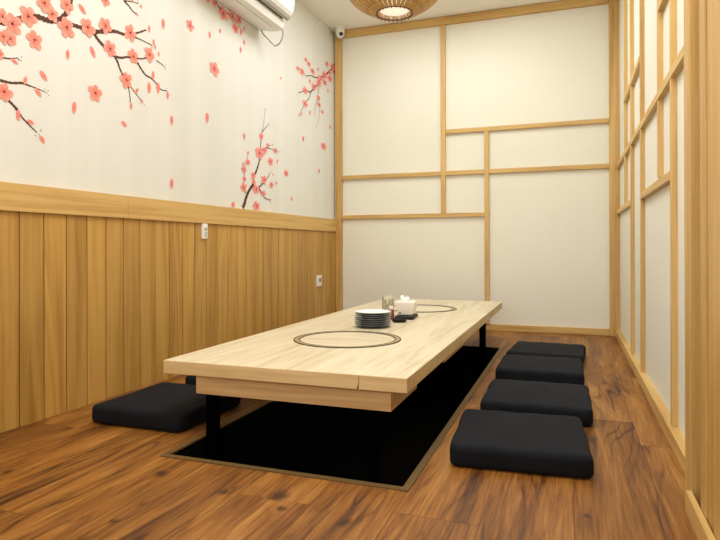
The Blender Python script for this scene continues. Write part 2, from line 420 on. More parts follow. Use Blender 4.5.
KNOTS = ((1.35, -3.763, 1.25), (1.173, -3.798, 0.8), (1.40, -3.838, 0.6), (0.90, -3.742, 0.9), (1.60, -3.86, 0.8), (2.26, -2.30, 0.6), (0.40, -3.90, 0.7), (2.22, -3.60, 0.5))
def m_floor():
    N = NT('walnut_plank_floor')
    tc = N.n('ShaderNodeTexCoord')
    at = N.n('ShaderNodeAttribute', attribute_name='pid')
    rv = at.outputs['Fac']
    cb = N.n('ShaderNodeCombineXYZ')
    N.l(N.math('MULTIPLY', rv, 11.0), cb.inputs[0])
    N.l(N.math('MULTIPLY', rv, 53.0), cb.inputs[1])
    def coords(sx, sy):
        mp = N.n('ShaderNodeMapping')
        mp.inputs['Scale'].default_value = (sx, sy, 1)
        N.l(tc.outputs['Object'], mp.inputs['Vector'])
        ad = N.n('ShaderNodeVectorMath', operation='ADD')
        N.l(mp.outputs[0], ad.inputs[0])
        N.l(cb.outputs[0], ad.inputs[1])
        return ad.outputs[0]
    v = coords(6.0, 0.75)
    big = N.noise(v, 0.8, 3, 0.5, 0.7)
    vein = N.math('POWER', N.math('SUBTRACT', 1.0, N.math('ABSOLUTE', N.math('SINE', N.math('MULTIPLY', big, 40.0)))), 2.5)
    patch = N.ramp(N.noise(coords(4.0, 0.9), 1.3, 2, 0.5), [(0.40, (0, 0, 0, 1)), (0.62, (1, 1, 1, 1))])
    vein = N.math('MULTIPLY', vein, patch)
    fine = N.noise(coords(80, 3.2), 1.3, 5, 0.72, 0.5)
    broad = N.noise(coords(8.0, 0.7), 0.9, 4, 0.6, 1.0)
    f = N.math('SUBTRACT', N.math('MULTIPLY', broad, 0.95), N.math('MULTIPLY', vein, 0.30))
    f = N.math('ADD', f, N.math('MULTIPLY', N.math('SUBTRACT', fine, 0.5), 0.85))
    col = N.ramp(f, [(0.12, lin((60, 30, 8))), (0.34, lin((112, 67, 20))), (0.50, lin((143, 91, 34))), (0.68, lin((172, 121, 56)))])
    # a few dark knots in the boards
    sep = N.n('ShaderNodeSeparateXYZ')
    nz = N.n('ShaderNodeTexNoise')
    nz.inputs['Scale'].default_value = 14
    nz.inputs['Detail'].default_value = 3
    N.l(tc.outputs['Object'], nz.inputs['Vector'])
    wv = N.n('ShaderNodeVectorMath', operation='MULTIPLY_ADD')
    N.l(nz.outputs['Color'], wv.inputs[0])
    wv.inputs[1].default_value = (0.05, 0.05, 0)
    N.l(tc.outputs['Object'], wv.inputs[2])
    N.l(wv.outputs[0], sep.inputs[0])
    tot = None
    for (kx, ky, ka) in KNOTS:
        dx = N.math('DIVIDE', N.math('SUBTRACT', sep.outputs[0], kx + 0.025), 0.030 * ka)
        dy = N.math('DIVIDE', N.math('SUBTRACT', sep.outputs[1], ky + 0.025), 0.046 * ka)
        q = N.math('SQRT', N.math('ADD', N.math('MULTIPLY', dx, dx), N.math('MULTIPLY', dy, dy)))
        k = N.ramp(q, [(0.25, (1, 1, 1, 1)), (1.0, (0, 0, 0, 1))])
        tot = k if tot is None else N.math('MAXIMUM', tot, k)
    col = N.mix(N.math('MULTIPLY', tot, 0.85), col, lin((50, 24, 8)))
    hs = N.n('ShaderNodeHueSaturation')
    N.l(N.math('MULTIPLY_ADD', rv, 0.14, 0.93), hs.inputs['Value'])
    hs.inputs['Saturation'].default_value = 1.0
    N.l(col, hs.inputs['Color'])
    N.l(hs.outputs[0], N.b.inputs['Base Color'])
    N.l(N.math('MULTIPLY_ADD', fine, 0.2, 0.38), N.b.inputs['Roughness'])
    N.b.inputs['Specular IOR Level'].default_value = 0.35
    N.bump(fine, 0.12, 0.001)
    return N.m
M['floor'] = m_floor()

def m_glass():
    N = NT('clear_glass')
    N.b.inputs['Base Color'].default_value = (0.96, 0.97, 0.92, 1)
    N.b.inputs['Roughness'].default_value = 0.05
    N.b.inputs['Transmission Weight'].default_value = 0.85
    N.b.inputs['IOR'].default_value = 1.3
    return N.m
M['glass'] = m_glass()

def m_season():
    N = NT('pale_seasoning')
    tc = N.n('ShaderNodeTexCoord')
    vo = N.n('ShaderNodeTexVoronoi')
    vo.inputs['Scale'].default_value = 75
    N.l(tc.outputs['Object'], vo.inputs['Vector'])
    N.l(N.ramp(vo.outputs['Distance'], [(0.1, lin((240, 228, 180))), (0.55, lin((206, 188, 128))), (0.8, lin((130, 108, 58)))]), N.b.inputs['Base Color'])
    N.b.inputs['Roughness'].default_value = 0.6
    return N.m
M['season'] = m_season()

def m_glow(name, rgb, strength):
    N = NT(name)
    N.b.inputs['Base Color'].default_value = lin(rgb)
    N.b.inputs['Emission Color'].default_value = lin(rgb)
    N.b.inputs['Emission Strength'].default_value = strength
    N.b.inputs['Roughness'].default_value = 0.6
    return N.m
M['lamp_glow'] = m_glow('lamp_diffuser_glow', (255, 244, 226), 0.6)

# ------------------------------------------------------------------ dimensions (metres; x along back wall, y depth, z up)
W = 2.566            # plane of the shoji paper on the side wall
WF = 2.544           # front of its lattice
YB = 0.018           # plane of the paper on the back wall
YN = -6.4            # wall behind the camera
ZC = 2.868
PX0, PX1, PY0, PY1 = 0.812, 1.685, -3.586, -0.912      # pit opening
FW = 0.024            # edge strip of the pit

# ------------------------------------------------------------------ floor
def build_floor():
    me = bpy.data.meshes.new('floor')
    verts, faces, pid = [], [], []
    def quad(x0, x1, y0, y1, p):
        if x1 - x0 < 1e-4 or y1 - y0 < 1e-4:
            return
        b = len(verts)
        verts.extend([(x0, y0, 0), (x1, y0, 0), (x1, y1, 0), (x0, y1, 0)])
        faces.append((b, b + 1, b + 2, b + 3))
        pid.append(p)
    w = 0.24
    hx0, hx1, hy0, hy1 = PX0 - 0.002, PX1 + 0.002, PY0 - 0.002, PY1 + 0.002
    g = 0.0006
    k = -3
    x = 1.705 - 8 * w
    while x < 2.72:
        y = -6.5 - rnd.random() * 1.2
        while y < 0.1:
            L = 1.22
            a0, a1, b0, b1 = x + g, x + w - g, y + g, y + L - g
            p = rnd.random()
            xs = sorted({a0, a1, *[h for h in (hx0, hx1) if a0 < h < a1]})
            ys = sorted({b0, b1, *[h for h in (hy0, hy1) if b0 < h < b1]})
            for i in range(len(xs) - 1):
                for j in range(len(ys) - 1):
                    mx, my = (xs[i] + xs[i + 1]) / 2, (ys[j] + ys[j + 1]) / 2
                    if hx0 < mx < hx1 and hy0 < my < hy1:
                        continue
                    quad(xs[i], xs[i + 1], ys[j], ys[j + 1], p)
            y += L
        x += w
    nf = len(faces)
    # subfloor seen only through the joints
    b = len(verts)
    zz = -0.002
    for (x0, x1, y0, y1) in ((-.3, hx0, -6.5, .1), (hx1, 2.75, -6.5, .1), (hx0, hx1, -6.5, hy0), (hx0, hx1, hy1, .1)):
        b = len(verts)
        verts.extend([(x0, y0, zz), (x1, y0, zz), (x1, y1, zz), (x0, y1, zz)])
        faces.append((b, b + 1, b + 2, b + 3))
        pid.append(0)
    me.from_pydata(verts, [], faces)
    at = me.attributes.new('pid', 'FLOAT', 'FACE')
    for i, p in enumerate(pid):
        at.data[i].value = p
    for i, p in enumerate(me.polygons):
        p.material_index = 0 if i < nf else 1
    return struct(link('floor', me, [M['floor'], M['gap']]))
build_floor()

# pit
PD = -0.42
struct(box('wall_pit_front', (PX0 - .03, PY0 - .03, PD), (PX1 + .03, PY0, -0.003), M['pit'], bev=0))
struct(box('wall_pit_back', (PX0 - .03, PY1, PD), (PX1 + .03, PY1 + .03, -0.003), M['pit'], bev=0))
struct(box('wall_pit_left', (PX0 - .03, PY0, PD), (PX0, PY1, -0.003), M['pit'], bev=0))
struct(box('wall_pit_right', (PX1, PY0, PD), (PX1 + .03, PY1, -0.003), M['pit'], bev=0))
struct(box('floor_pit', (PX0 - .03, PY0 - .03, PD - .03), (PX1 + .03, PY1 + .03, PD), M['pit'], bev=0))

_trim = [0]
def trim(lo, hi, mat, bev=0.002):
    _trim[0] += 1
    return struct(box('trim_%d' % _trim[0], lo, hi, mat, bev=bev))
def pit_strip():
    bm = bmesh.new()
    z0, z1 = -0.012, 0.004
    o = (PX0 - FW, PX1 + FW, PY0 - FW, PY1 + 0.012)
    i = (PX0, PX1, PY0, PY1)
    def c(q, z):
        return [bm.verts.new(p) for p in ((q[0], q[2], z), (q[1], q[2], z), (q[1], q[3], z), (q[0], q[3], z))]
    ot, it, ob, ib = c(o, z1), c(i, z1), c(o, z0), c(i, z0)
    for k in range(4):
        j = (k + 1) % 4
        bm.faces.new((ot[k], ot[j], it[j], it[k]))
        bm.faces.new((it[k], it[j], ib[j], ib[k]))
        bm.faces.new((ob[k], ob[j], ot[j], ot[k]))
    _trim[0] += 1
    return struct(finish(bm, 'trim_%d' % _trim[0], M['frame']))
pit_strip()

# ------------------------------------------------------------------ room shell
struct(box('wall_left', (-0.16, YN, 0.0), (-0.008, 0.16, ZC), M['wallpaper'], bev=0))
struct(box('wall_back', (-0.16, YB, 0.0), (2.75, 0.16, ZC), M['paper'], bev=0))
struct(box('wall_right', (W, -3.46, 0.0), (2.75, 0.16, ZC), M['paper'], bev=0))
struct(box('wall_front', (-0.16, YN - .1, 0.0), (2.75, YN, ZC), M['paper'], bev=0))
struct(box('ceiling', (-0.16, YN - .1, ZC), (2.75, 0.16, ZC + .1), M['ceil'], bev=0))

# wainscot: tongue and groove boards, one panelling
def wainscot():
    bm = bmesh.new()
    add_box(bm, (-0.007, YN, 0), (-0.004, 0.0, 0.902), 0, mi=1)
    P = 0.1218
    y = -3.518 - 24 * P
    while y < -0.01:
        a, b = max(y + 0.0026, YN), min(y + P - 0.0026, -0.001)
        if b - a > 0.01:
            add_box(bm, (-0.0065, a, 0.0), (0.006, b, 0.905), 0.0012, 1, mi=0)
        y += P
    return struct(finish(bm, 'wall_left_panelling', [M['board'], M['gap']]))
wainscot()
trim((-0.007, YN, 0.9015), (0.020, -2.892 - .0006, 1.019), M['oak_y'], 0.002)
trim((-0.007, -2.892 + .0006, 0.9015), (0.020, -0.003, 1.019), M['oak_y'], 0.002)          # cap rail

# back wall lattice
T0 = -0.012
trim((0.009, -0.016, 0.0), (0.075, YB + .002, ZC - .004), M['oak'])              # corner post
trim((2.487, -0.020, 0.0), (2.5655, YB + .002, ZC - .004), M['oak'])             # corner post by side wall
trim((0.076, -0.018, 2.795), (2.485, YB + .002, ZC - .004), M['oak_x'])          # head beam
trim((1.056, T0, 1.061), (1.099, YB + .002, 2.793), M['oak'])
trim((1.452, T0, 0.058), (1.492, YB + .002, 1.788), M['oak'])
trim((1.101, T0 + .002, 1.790), (2.485, YB + .002, 1.828), M['oak_x'])
trim((0.076, T0 + .002, 1.408), (2.485, YB + .002, 1.447), M['oak_x'])
trim((0.076, T0 + .002, 1.024), (1.494, YB + .002, 1.060), M['oak_x'])
bb = struct(box('baseboard_back', (0.076, -0.002, 0.0), (2.485, YB + .002, 0.056), M['oak_x']))

# side wall lattice
YL = (-0.72, -1.175, -1.735, -2.43, -2.785)
BW = 0.04
for y0, z0, z1 in zip(YL, (1.055, 0.056, 0.056, 1.055, 0.056), (ZC - .004,) * 5):
    trim((WF, y0 - (BW if y0 > -2 else 0.03), z0), (W + .002, y0, z1), M['oak'])
for (z, ya, yb) in ((1.036, YL[1], -0.022), (1.418, -3.383, -0.022), (1.800, YL[2], YL[0] + .01), (1.028, YL[4], YL[2] - BW), (1.800, YL[4], YL[3] - BW)):
    trim((WF - .002, ya + .001, z - 0.018), (W + .002, yb - .001, z + 0.018), M['oak_y'])
trim((WF, -3.383, 2.80), (W + .002, -0.022, ZC - .004), M['oak_y'])
struct(box('baseboard_right', (2.530, -3.383, 0.0), (W + .002, -0.022, 0.056), M['oak_y']))

# post and wooden panelling nearer to the viewer
trim((2.496, -3.470, 0.0), (W + .06, -3.385, ZC - .004), M['oak'], 0.003)
def near_panel():
    bm = bmesh.new()
    add_box(bm, (2.540, YN, 0.0), (2.62, -3.472, ZC - .004), 0, mi=0)
    add_box(bm, (2.520, -3.562, 0.0), (2.541, -3.500, ZC - .004), 0.003, 2, mi=0)
    y = -3.585
    widths = [0.068, 0.085, 0.125, 0.085, 0.11]
    i = 0
    while y > YN + .15:
        w = widths[i % 5]
        add_box(bm, (2.500 + (0.005 if i % 2 else 0), y - w + 0.003, 0.0), (2.541, y, ZC - .004), 0.004, 2, mi=0)
        y -= w
        i += 1
    return struct(finish(bm, 'wall_right_panelling', M['panel']))
near_panel()
trim((2.482, YN, 0.0), (2.499, -3.475, 0.06), M['oak_y'])

# ------------------------------------------------------------------ cherry blossom mural
def blossom_mesh(name, seed, pink):
    r = random.Random(seed)
    bm = bmesh.new()
    for k in range(5):
        a = 2 * PI * k / 5 + r.uniform(-.12, .12)
        L = r.uniform(0.86, 1.08)
        wd = r.uniform(0.31, 0.39)
        pts = [(0.0, -0.06), (0.22, -0.20), (0.45, -wd * .86), (0.66, -wd), (0.84, -wd * .82), (0.97, -wd * .42), (1.0, 0), (0.97, wd * .42), (0.84, wd * .82), (0.66, wd), (0.45, wd * .86), (0.22, 0.20), (0.0, 0.06)]
        vs = []
        for (u, v) in pts:
            u *= L
            vs.append(bm.verts.new((0.0006 * 0 + k * 0.004, u * math.cos(a) - v * math.sin(a), u * math.sin(a) + v * math.cos(a))))
        f = bm.faces.new(vs)
        f.material_index = 0
    def disc(x, cy, cz, rr, n=8):
        f = bm.faces.new([bm.verts.new((x, cy + rr * math.cos(2 * PI * i / n), cz + rr * math.sin(2 * PI * i / n))) for i in range(n)])
        f.material_index = 1
    disc(0.030, 0, 0, 0.12)
    for k in range(6):
        a = r.uniform(0, 2 * PI)
        disc(0.032, 0.24 * math.cos(a), 0.24 * math.sin(a), 0.042, 6)
    me = bpy.data.meshes.new(name)
    bm.to_mesh(me)
    bm.free()
    me.materials.append(M['petal_pink' if pink else 'petal'])
    me.materials.append(M['dot'])
    return me
def petal_mesh(name, seed, pink):
    r = random.Random(seed)
    bm = bmesh.new()
    n = 14
    vs = []
    for i in range(n):
        a = 2 * PI * i / n
        rad = 0.46 + 0.06 * math.sin(a)
        vs.append(bm.verts.new((0, rad * math.cos(a) * (0.9 + .1 * r.random()), 1.0 * math.sin(a))))
    bm.faces.new(vs)
    me = bpy.data.meshes.new(name)
    bm.to_mesh(me)
    bm.free()
    me.materials.append(M['petal_pink' if pink else 'petal'])
    return me
BL = {p: [blossom_mesh('blossom', 10 + i + 50 * p, p) for i in range(4)] for p in (0, 1)}
PT = {p: [petal_mesh('petal', 30 + i + 50 * p, p) for i in range(2)] for p in (0, 1)}
XM = -0.0072
def branch_mesh(paths, parent):
    bm = bmesh.new()
    for j, p in enumerate(paths):
        pts = catmull(p, 5)
        prev = None
        x = XM + 0.0002 * (j % 4)
        for i, (y, z, w) in enumerate(pts):
            a = pts[max(i - 1, 0)]
            b = pts[min(i + 1, len(pts) - 1)]
            ty, tz = b[0] - a[0], b[1] - a[1]
            l = math.hypot(ty, tz) or 1
            w = 1.5 * max(w, 0.0009) * (1 + 0.22 * math.sin(i * 2.3 + j))
            ny, nz = -tz / l * w, ty / l * w
            cur = (bm.verts.new((x, y + ny, z + nz)), bm.verts.new((x, y - ny, z - nz)))
            if prev:
                bm.faces.new((prev[0], cur[0], cur[1], prev[1]))
            prev = cur
        if p[-1][2] < 0.002:                 # specks at the twig tip
            ey, ez = pts[-1][0], pts[-1][1]
            rr = random.Random(j)
            for q in range(4):
                cy, cz = ey + rr.uniform(-.012, .022), ez + rr.uniform(-.018, .018)
                bm.faces.new([bm.verts.new((x, cy + .0028 * math.cos(k * PI / 3), cz + .0028 * math.sin(k * PI / 3))) for k in range(6)])
    me = bpy.data.meshes.new('branch')
    bm.to_mesh(me)
    bm.free()
    return link('branch', me, M['bark'], parent)
def decal(name, me, y, z, r, ang, parent, lvl):
    o = bpy.data.objects.new(name, me)
    C.objects.link(o)
    o.parent = parent
    o.location = (XM + 0.0012 + lvl, y, z)
    wide = max(1.0, 0.37 * (y + 5.25))       # the print grows wider towards the back of the room
    if y > -2.7:
        ang = PI if ang > PI else 0.0
        r *= 1.25
    o.rotation_euler = (ang, 0, 0)
    o.scale = (min(r, .03), r * wide, r)
    return o
mural = thing('cherry_blossom_mural', 'pink cherry blossom branches and drifting petals painted across the white wall above the panelling', 'mural')
cnt = 0
for key, d in MURAL.items():
    pink = 0 if key in 'AB' else 1
    br = branch_mesh(d['paths'], mural)
    for (y, z, r, a) in d['flowers']:
        cnt += 1
        decal('blossom', BL[pink][cnt % 4], y, z, r * 1.06, a, br, 0.00022 * (cnt % 9))
    for (y, z, r, a) in d['buds']:
        cnt += 1
        decal('bud', PT[pink][cnt % 2], y, z, r, a, br, 0.0001 * (cnt % 3))
for (y, z, r, a) in LOOSE['flowers']:
    cnt += 1
    decal('loose_blossom', BL[0 if y < -2.8 else 1][cnt % 4], y, z, r * 1.06, a, mural, 0.0003)
for (y, z, r, a) in LOOSE['buds']:
    cnt += 1
    decal('drifting_petal', PT[0 if y < -2.8 else 1][cnt % 2], y, z, r, a, mural, 0.0001)

# ------------------------------------------------------------------ table
TX0, TX1, TY0, TY1, TZ0, TZ1 = 0.644, 1.651, -3.407, -0.42, 0.248, 0.3005
RINGS = ((1.150, -2.670, 0.262), (1.146, -1.170, 0.262))
table = thing('low_table', 'long low pale oak table with two round inlaid lids standing over the floor pit', 'table', (1.14, -1.9, 0))
def tl(x, y, z):
    return (x - 1.14, y + 1.9, z)
def tbox(name, lo, hi, mat, bev=0.002):
    return box(name, tl(*lo), tl(*hi), mat, table, bev)
def tabletop():
    bm = bmesh.new()
    add_box(bm, tl(TX0, TY0, TZ0), tl(TX1, TY1, TZ1), 0.0025, 2)
    bm.normal_update()
    for f in bm.faces:
        f.material_index = 0 if f.normal.z > 0.5 else 1
    o = finish(bm, 'tabletop', [M['table'], M['table_edge']], table)
    return o
tt = tabletop()
# crack in the front edge banding
bm = bmesh.new()
zz = [TZ1 - 0.003, TZ1 - .012, TZ1 - .022, TZ1 - .034, TZ1 - .043, TZ0 + .003]
xx = [1.4770, 1.4745, 1.4758, 1.4742, 1.4720, 1.4702]
ww = [.0006, .0012, .0010, .0013, .0026, .0034]
prev = None
for x, z, w in zip(xx, zz, ww):
    cur = (bm.verts.new(tl(x - w, TY0 - .0006, z)), bm.verts.new(tl(x + w, TY0 - .0006, z)))
    if prev:
        bm.faces.new((prev[0], prev[1], cur[1], cur[0]))
    prev = cur
finish(bm, 'edge_crack', M['gap'], tt)
for (cx, cy, r) in RINGS:
    c = tl(cx, cy, TZ1)
    rg = lathe('burner_ring', [(r - .026, -.002), (r - .026, .0022), (r - .024, .0028), (r - .006, .0028), (r - .0045, .0022), (r - .0045, -.002)], M['ring'], table, 96, c)
    rg['label'] = 'bronze ring set flush in the tabletop'
    lathe('outer_rim', [(r - .0045, -.001), (r - .0045, .0034), (r - .002, .0040), (r, .0030), (r, -.001)], M['ring2'], rg, 96, c)
    lathe('inner_rim', [(r - .0305, -.001), (r - .0305, .0022), (r - .028, .0036), (r - .026, .0030), (r - .026, -.001)], M['ring2'], rg, 96, c)
    lathe('round_lid', [(0, .0012), (r - .036, .0012), (r - .032, .0008), (r - .0305, -.001)], M['lid'], table, 96, c)
# heater housings under the top, faced in oak
tbox('apron', (0.774, -3.373, 0.170), (1.583, -3.002, TZ0 + .001), M['apron'])
tbox('apron', (0.774, -2.448, 0.170), (1.583, -1.40, TZ0 + .001), M['apron'])
for (x0, x1, y0, z1) in ((0.8185, 0.856, -3.371, 0.1695), (1.490, 1.528, -3.371, 0.1695), (0.8185, 0.862, -0.965, 0.249), (1.541, 1.584, -0.965, 0.249)):
    z0 = PD + .001
    lg = tbox('leg', (x0, y0, z0), (x1, y0 + 0.045, z1), M['black'], 0.002)

# ------------------------------------------------------------------ cushions
def cushion_mesh(seed, hx=0.233, hy=0.243, t=0.076, r=0.021):
    rr = random.Random(seed)
    hz = t / 2
    def axis(h, rad, n):
        e = [h - rad * f for f in (0, .1, .3, .6, 1.0)]
        inner = [-(h - rad) + 2 * (h - rad) * i / n for i in range(1, n)]
        return sorted([-v for v in e] + inner + e)
    X, Y, Z = axis(hx, r, 18), axis(hy, r, 18), axis(hz, r, 3)
    bm = bmesh.new()
    cache = {}
    ph = [rr.uniform(0, 6.28) for _ in range(8)]
    def vert(x, y, z):
        k = (round(x, 6), round(y, 6), round(z, 6))
        if k in cache:
            return cache[k]
        rc = 0.032
        # round plan corners then edges
        ix, iy = max(-(hx - rc), min(hx - rc, x)), max(-(hy - rc), min(hy - rc, y))
        dx, dy = x - ix, y - iy
        l = math.hypot(dx, dy)
        m = max(abs(dx), abs(dy))
        if l > 1e-9:
            x2, y2 = ix + dx / l * m, iy + dy / l * m
        else:
            x2, y2 = x, y
        # distance from the plan border
        db = rc - m if (abs(dx) > 0 and abs(dy) > 0) else min(hx - abs(x), hy - abs(y))
        e = min(max(1 - db / r, 0), 1)          # 1 on the border
        if abs(z) > hz - r - 1e-9:
            zi = math.copysign(hz - r, z)
            dz = abs(z) - (hz - r)
            if e > 0:
                mm = max(e * r, dz)
                ll = math.hypot(e * r, dz) or 1
                s = mm / ll
                newe, newz = e * r * s, dz * s
                shrink = e * r - newe
                L = math.hypot(x2, y2) or 1
                # pull inward along border normal
                nx = dx if l > 1e-9 else 0
                ny = dy if l > 1e-9 else 0
                if l > 1e-9:
                    nx, ny = nx / l, ny / l
                elif hx - abs(x) < hy - abs(y):
                    nx, ny = math.copysign(1, x), 0
                else:
                    nx, ny = 0, math.copysign(1, y)
                x2 -= nx * shrink
                y2 -= ny * shrink
                z2 = zi + math.copysign(newz, z)
            else:
                z2 = z
        else:
            z2 = z
        if z2 > 0:
            u, v = x / hx, y / hy
            z2 += 0.005 * (1 - u * u) * (1 - v * v) + 0.0010 * math.sin(5 * u + ph[0]) * math.sin(4 * v + ph[1]) + 0.001 * math.sin(11 * u + ph[2] + 3 * v)
        side = 0.0016 * math.sin(6 * y2 / hy + ph[3])
        x2 += side * (abs(x2) / hx) ** 4
        y2 += 0.0016 * math.sin(5 * x2 / hx + ph[4]) * (abs(y2) / hy) ** 4
        cache[k] = bm.verts.new((x2, y2, z2 + hz))
        return cache[k]
    def sheet(A, B, f):
        for i in range(len(A) - 1):
            for j in range(len(B) - 1):
                q = [f(A[i], B[j]), f(A[i + 1], B[j]), f(A[i + 1], B[j + 1]), f(A[i], B[j + 1])]
                q = list(dict.fromkeys(q))
                if len(q) > 2:
                    try:
                        bm.faces.new(q)
                    except ValueError:
                        pass
    for s in (-1, 1):
        sheet(X, Y, lambda a, b: vert(a, b, s * hz))
        sheet(X, Z, lambda a, b: vert(a, s * hy, b))
        sheet(Y, Z, lambda a, b: vert(s * hx, a, b))
    bmesh.ops.recalc_face_normals(bm, faces=bm.faces)
    me = bpy.data.meshes.new('floor_cushion')
    bm.to_mesh(me)
    bm.free()
    for p in me.polygons:
        p.use_smooth = True
    me.materials.append(M['cushion'])
    return me
CU = ((2.001, -3.112, 0.065, 'black square floor cushion nearest the viewer in the row along the paper lattice wall'),
      (2.030, -2.517, 0.01, 'black square floor cushion second from the front in the row along the paper lattice wall'),
      (2.012, -1.800, 0.0, 'black square floor cushion third from the front in the row along the paper lattice wall'),
      (2.030, -1.255, -0.06, 'black square floor cushion farthest back in the row, closest to the back wall'),
      (0.470, -3.140, 0.0, 'black square floor cushion beside the wood panelled wall, in front of the table corner'),
      (0.483, -2.510, 0.02, 'black floor cushion behind the table corner, nearly hidden between it and the panelled wall'))
for i, (x, y, rz, lab) in enumerate(CU):
    o = link('floor_cushion', cushion_mesh(i))
    o.location = (x, y, 0.0005)
    o.rotation_euler = (0, 0, rz)
    tag(o, lab, 'cushion', 'black floor cushions round the table')

# ------------------------------------------------------------------ things on the table
def plate_mesh():
    bm = bmesh.new()
    R = 0.103
    prof = [(0, 0.0060), (0.066, 0.0062), (0.082, 0.0095), (0.099, 0.0165), (R, 0.0185), (R + .0008, 0.0172), (0.099, 0.0140), (0.084, 0.0058), (0.068, 0.0022), (0.066, 0.0), (0.060, 0.0), (0.058, 0.0022), (0, 0.0022)]
    mi = [0, 0, 0, 0, 2, 1, 1, 1, 1, 1, 1, 1]
    add_lathe(bm, prof, 56, (0, 0, 0), mi)
    bmesh.ops.recalc_face_normals(bm, faces=bm.faces)
    me = bpy.data.meshes.new('plate')
    bm.to_mesh(me)
    bm.free()
    for p in me.polygons:
        p.use_smooth = True
    me.set_sharp_from_angle(angle=math.radians(50))
    me.materials.append(M['plate_w'])
    me.materials.append(M['plate_d'])
    me.materials.append(M['plate_rim'])
    return me
pm = plate_mesh()
ORD = ['lowest plate, resting on the tabletop, dark outside', 'second plate from the bottom of the stack', 'plate third from the bottom of the stack', 'plate in the middle of the stack of seven',
       'third plate from the top of the stack', 'second plate from the top, directly under the topmost', 'topmost plate showing its white round inside']
for i in range(7):
    o = bpy.data.objects.new('plate', pm)
    C.objects.link(o)
    o.location = (1.130 + rnd.uniform(-.003, .003), -2.213 + rnd.uniform(-.003, .003), TZ1 + 0.0003 + i * 0.0116)
    o.rotation_euler = (0, 0, rnd.uniform(0, 6))
    tag(o, 'white glazed ' + ORD[i], 'plate', 'stacked plates on the table')

# napkin box on a black tray
ANG = 0.10
nb = thing('napkin_box', 'white flared napkin box with a tissue sticking out, on a black tray on the table', 'napkin box', (1.194, -1.730, TZ1 + 0.0225), ANG)
def flared(bm, w0, d0, w1, d1, z0, z1, bev):
    vs = [bm.verts.new(p) for p in ((-w0, -d0, z0), (w0, -d0, z0), (w0, d0, z0), (-w0, d0, z0), (-w1, -d1, z1), (w1, -d1, z1), (w1, d1, z1), (-w1, d1, z1))]
    fs = [bm.faces.new([vs[i] for i in q]) for q in ((0, 3, 2, 1), (4, 5, 6, 7), (0, 1, 5, 4), (1, 2, 6, 5), (2, 3, 7, 6), (3, 0, 4, 7))]
    bmesh.ops.bevel(bm, geom=list({e for f in fs for e in f.edges}), offset=bev, segments=3, profile=.5, affect='EDGES')
bm = bmesh.new()
flared(bm, 0.047, 0.064, 0.062, 0.076, 0.0, 0.082, 0.004)
bx = finish(bm, 'box_body', M['box_white'], nb)
lathe('round_mark', [(0, .0), (0.0055, .0), (0.0055, .0012), (0, .0012)], M['dark'], bx, 20)
mk = bx.children[0]
mk.rotation_euler = (PI / 2 + 0.15, 0, 0)
mk.location = (-0.030, -0.0668, 0.014)
bm = bmesh.new()
n, m_ = 26, 9
g = []
for i in range(n):
    row = []
    a = 2 * PI * i / n
    for j in range(m_):
        t = j / (m_ - 1)
        fold = 1 + 0.35 * math.sin(3 * a + 4 * t) * t + 0.18 * math.sin(7 * a + 1.3)
        rx = (0.016 + 0.030 * t * (1 - .25 * t)) * fold
        ry = (0.006 + 0.017 * t) * fold
        row.append(bm.verts.new((-0.012 + rx * math.cos(a) * (1.0 - .5 * t * t), ry * math.sin(a) * (1.1 - t), 0.070 + 0.040 * t ** 0.8 + 0.009 * math.sin(2 * a + .7) * t + 0.004 * math.sin(5 * a) * t)))
    g.append(row)
for i in range(n):
    for j in range(m_ - 1):
        bm.faces.new((g[i][j], g[(i + 1) % n][j], g[(i + 1) % n][j + 1], g[i][j + 1]))
bm.faces.new([g[i][m_ - 1] for i in range(n)])
finish(bm, 'tissue', M['paper_white'], nb, smooth=True)
tr = thing('black_tray', 'small black tray under the white napkin box on the table', 'tray', (1.199, -1.752, TZ1 + .0003), ANG)
bm = bmesh.new()
add_box(bm, (-0.060, -0.095, 0.0), (0.060, 0.095, 0.021), 0.008, 4)
finish(bm, 'tray_body', M['dish'], tr, smooth=True, angle=40)
ds = lathe('sauce_dish', [(0, .004), (0.030, .004), (0.038, .010), (0.0445, .0195), (0.0475, .0195), (0.045, .010), (0.036, .0), (0, .0)], M['dish'], None, 48, (0, 0, 0))
ds.location = (1.211, -1.960, TZ1 + .0003)
tag(ds, 'small round black sauce dish on the table in front of the black tray', 'dish')
# sauce bottle
sb = thing('sauce_bottle', 'small bottle of brown red sauce between the plates and the napkin box', 'bottle', (1.134, -1.870, TZ1 + .0003))
lathe('bottle_body', [(0, 0), (0.017, 0), (0.019, .003), (0.019, .052), (0.016, .062), (0.010, .066), (0, .066)], M['red_sauce'], sb, 32)
lathe('cap', [(0, .0655), (0.0125, .0655), (0.0125, .082), (0.010, .085), (0, .085)], M['box_white'], sb, 32)
# glass condiment jar
jr = thing('condiment_jar', 'tall clear glass jar of pale seasoning with a dark bottom, behind the plates', 'jar', (1.050, -1.660, TZ1 + .0003))
lathe('glass_body', [(0, 0), (0.038, 0), (0.040, .004), (0.040, .114), (0.036, .122), (0.036, .130), (0.0335, .130), (0.0335, .121), (0.037, .112), (0.037, .006), (0, .004)], M['glass'], jr, 40)
lathe('seasoning', [(0, .040), (0.0362, .040), (0.0362, .109), (0.024, .117), (0, .118)], M['season'], jr, 40)
lathe('dark_base', [(0, .006), (0.0362, .006), (0.0362, .0395), (0, .0395)], M['sauce'], jr, 40)

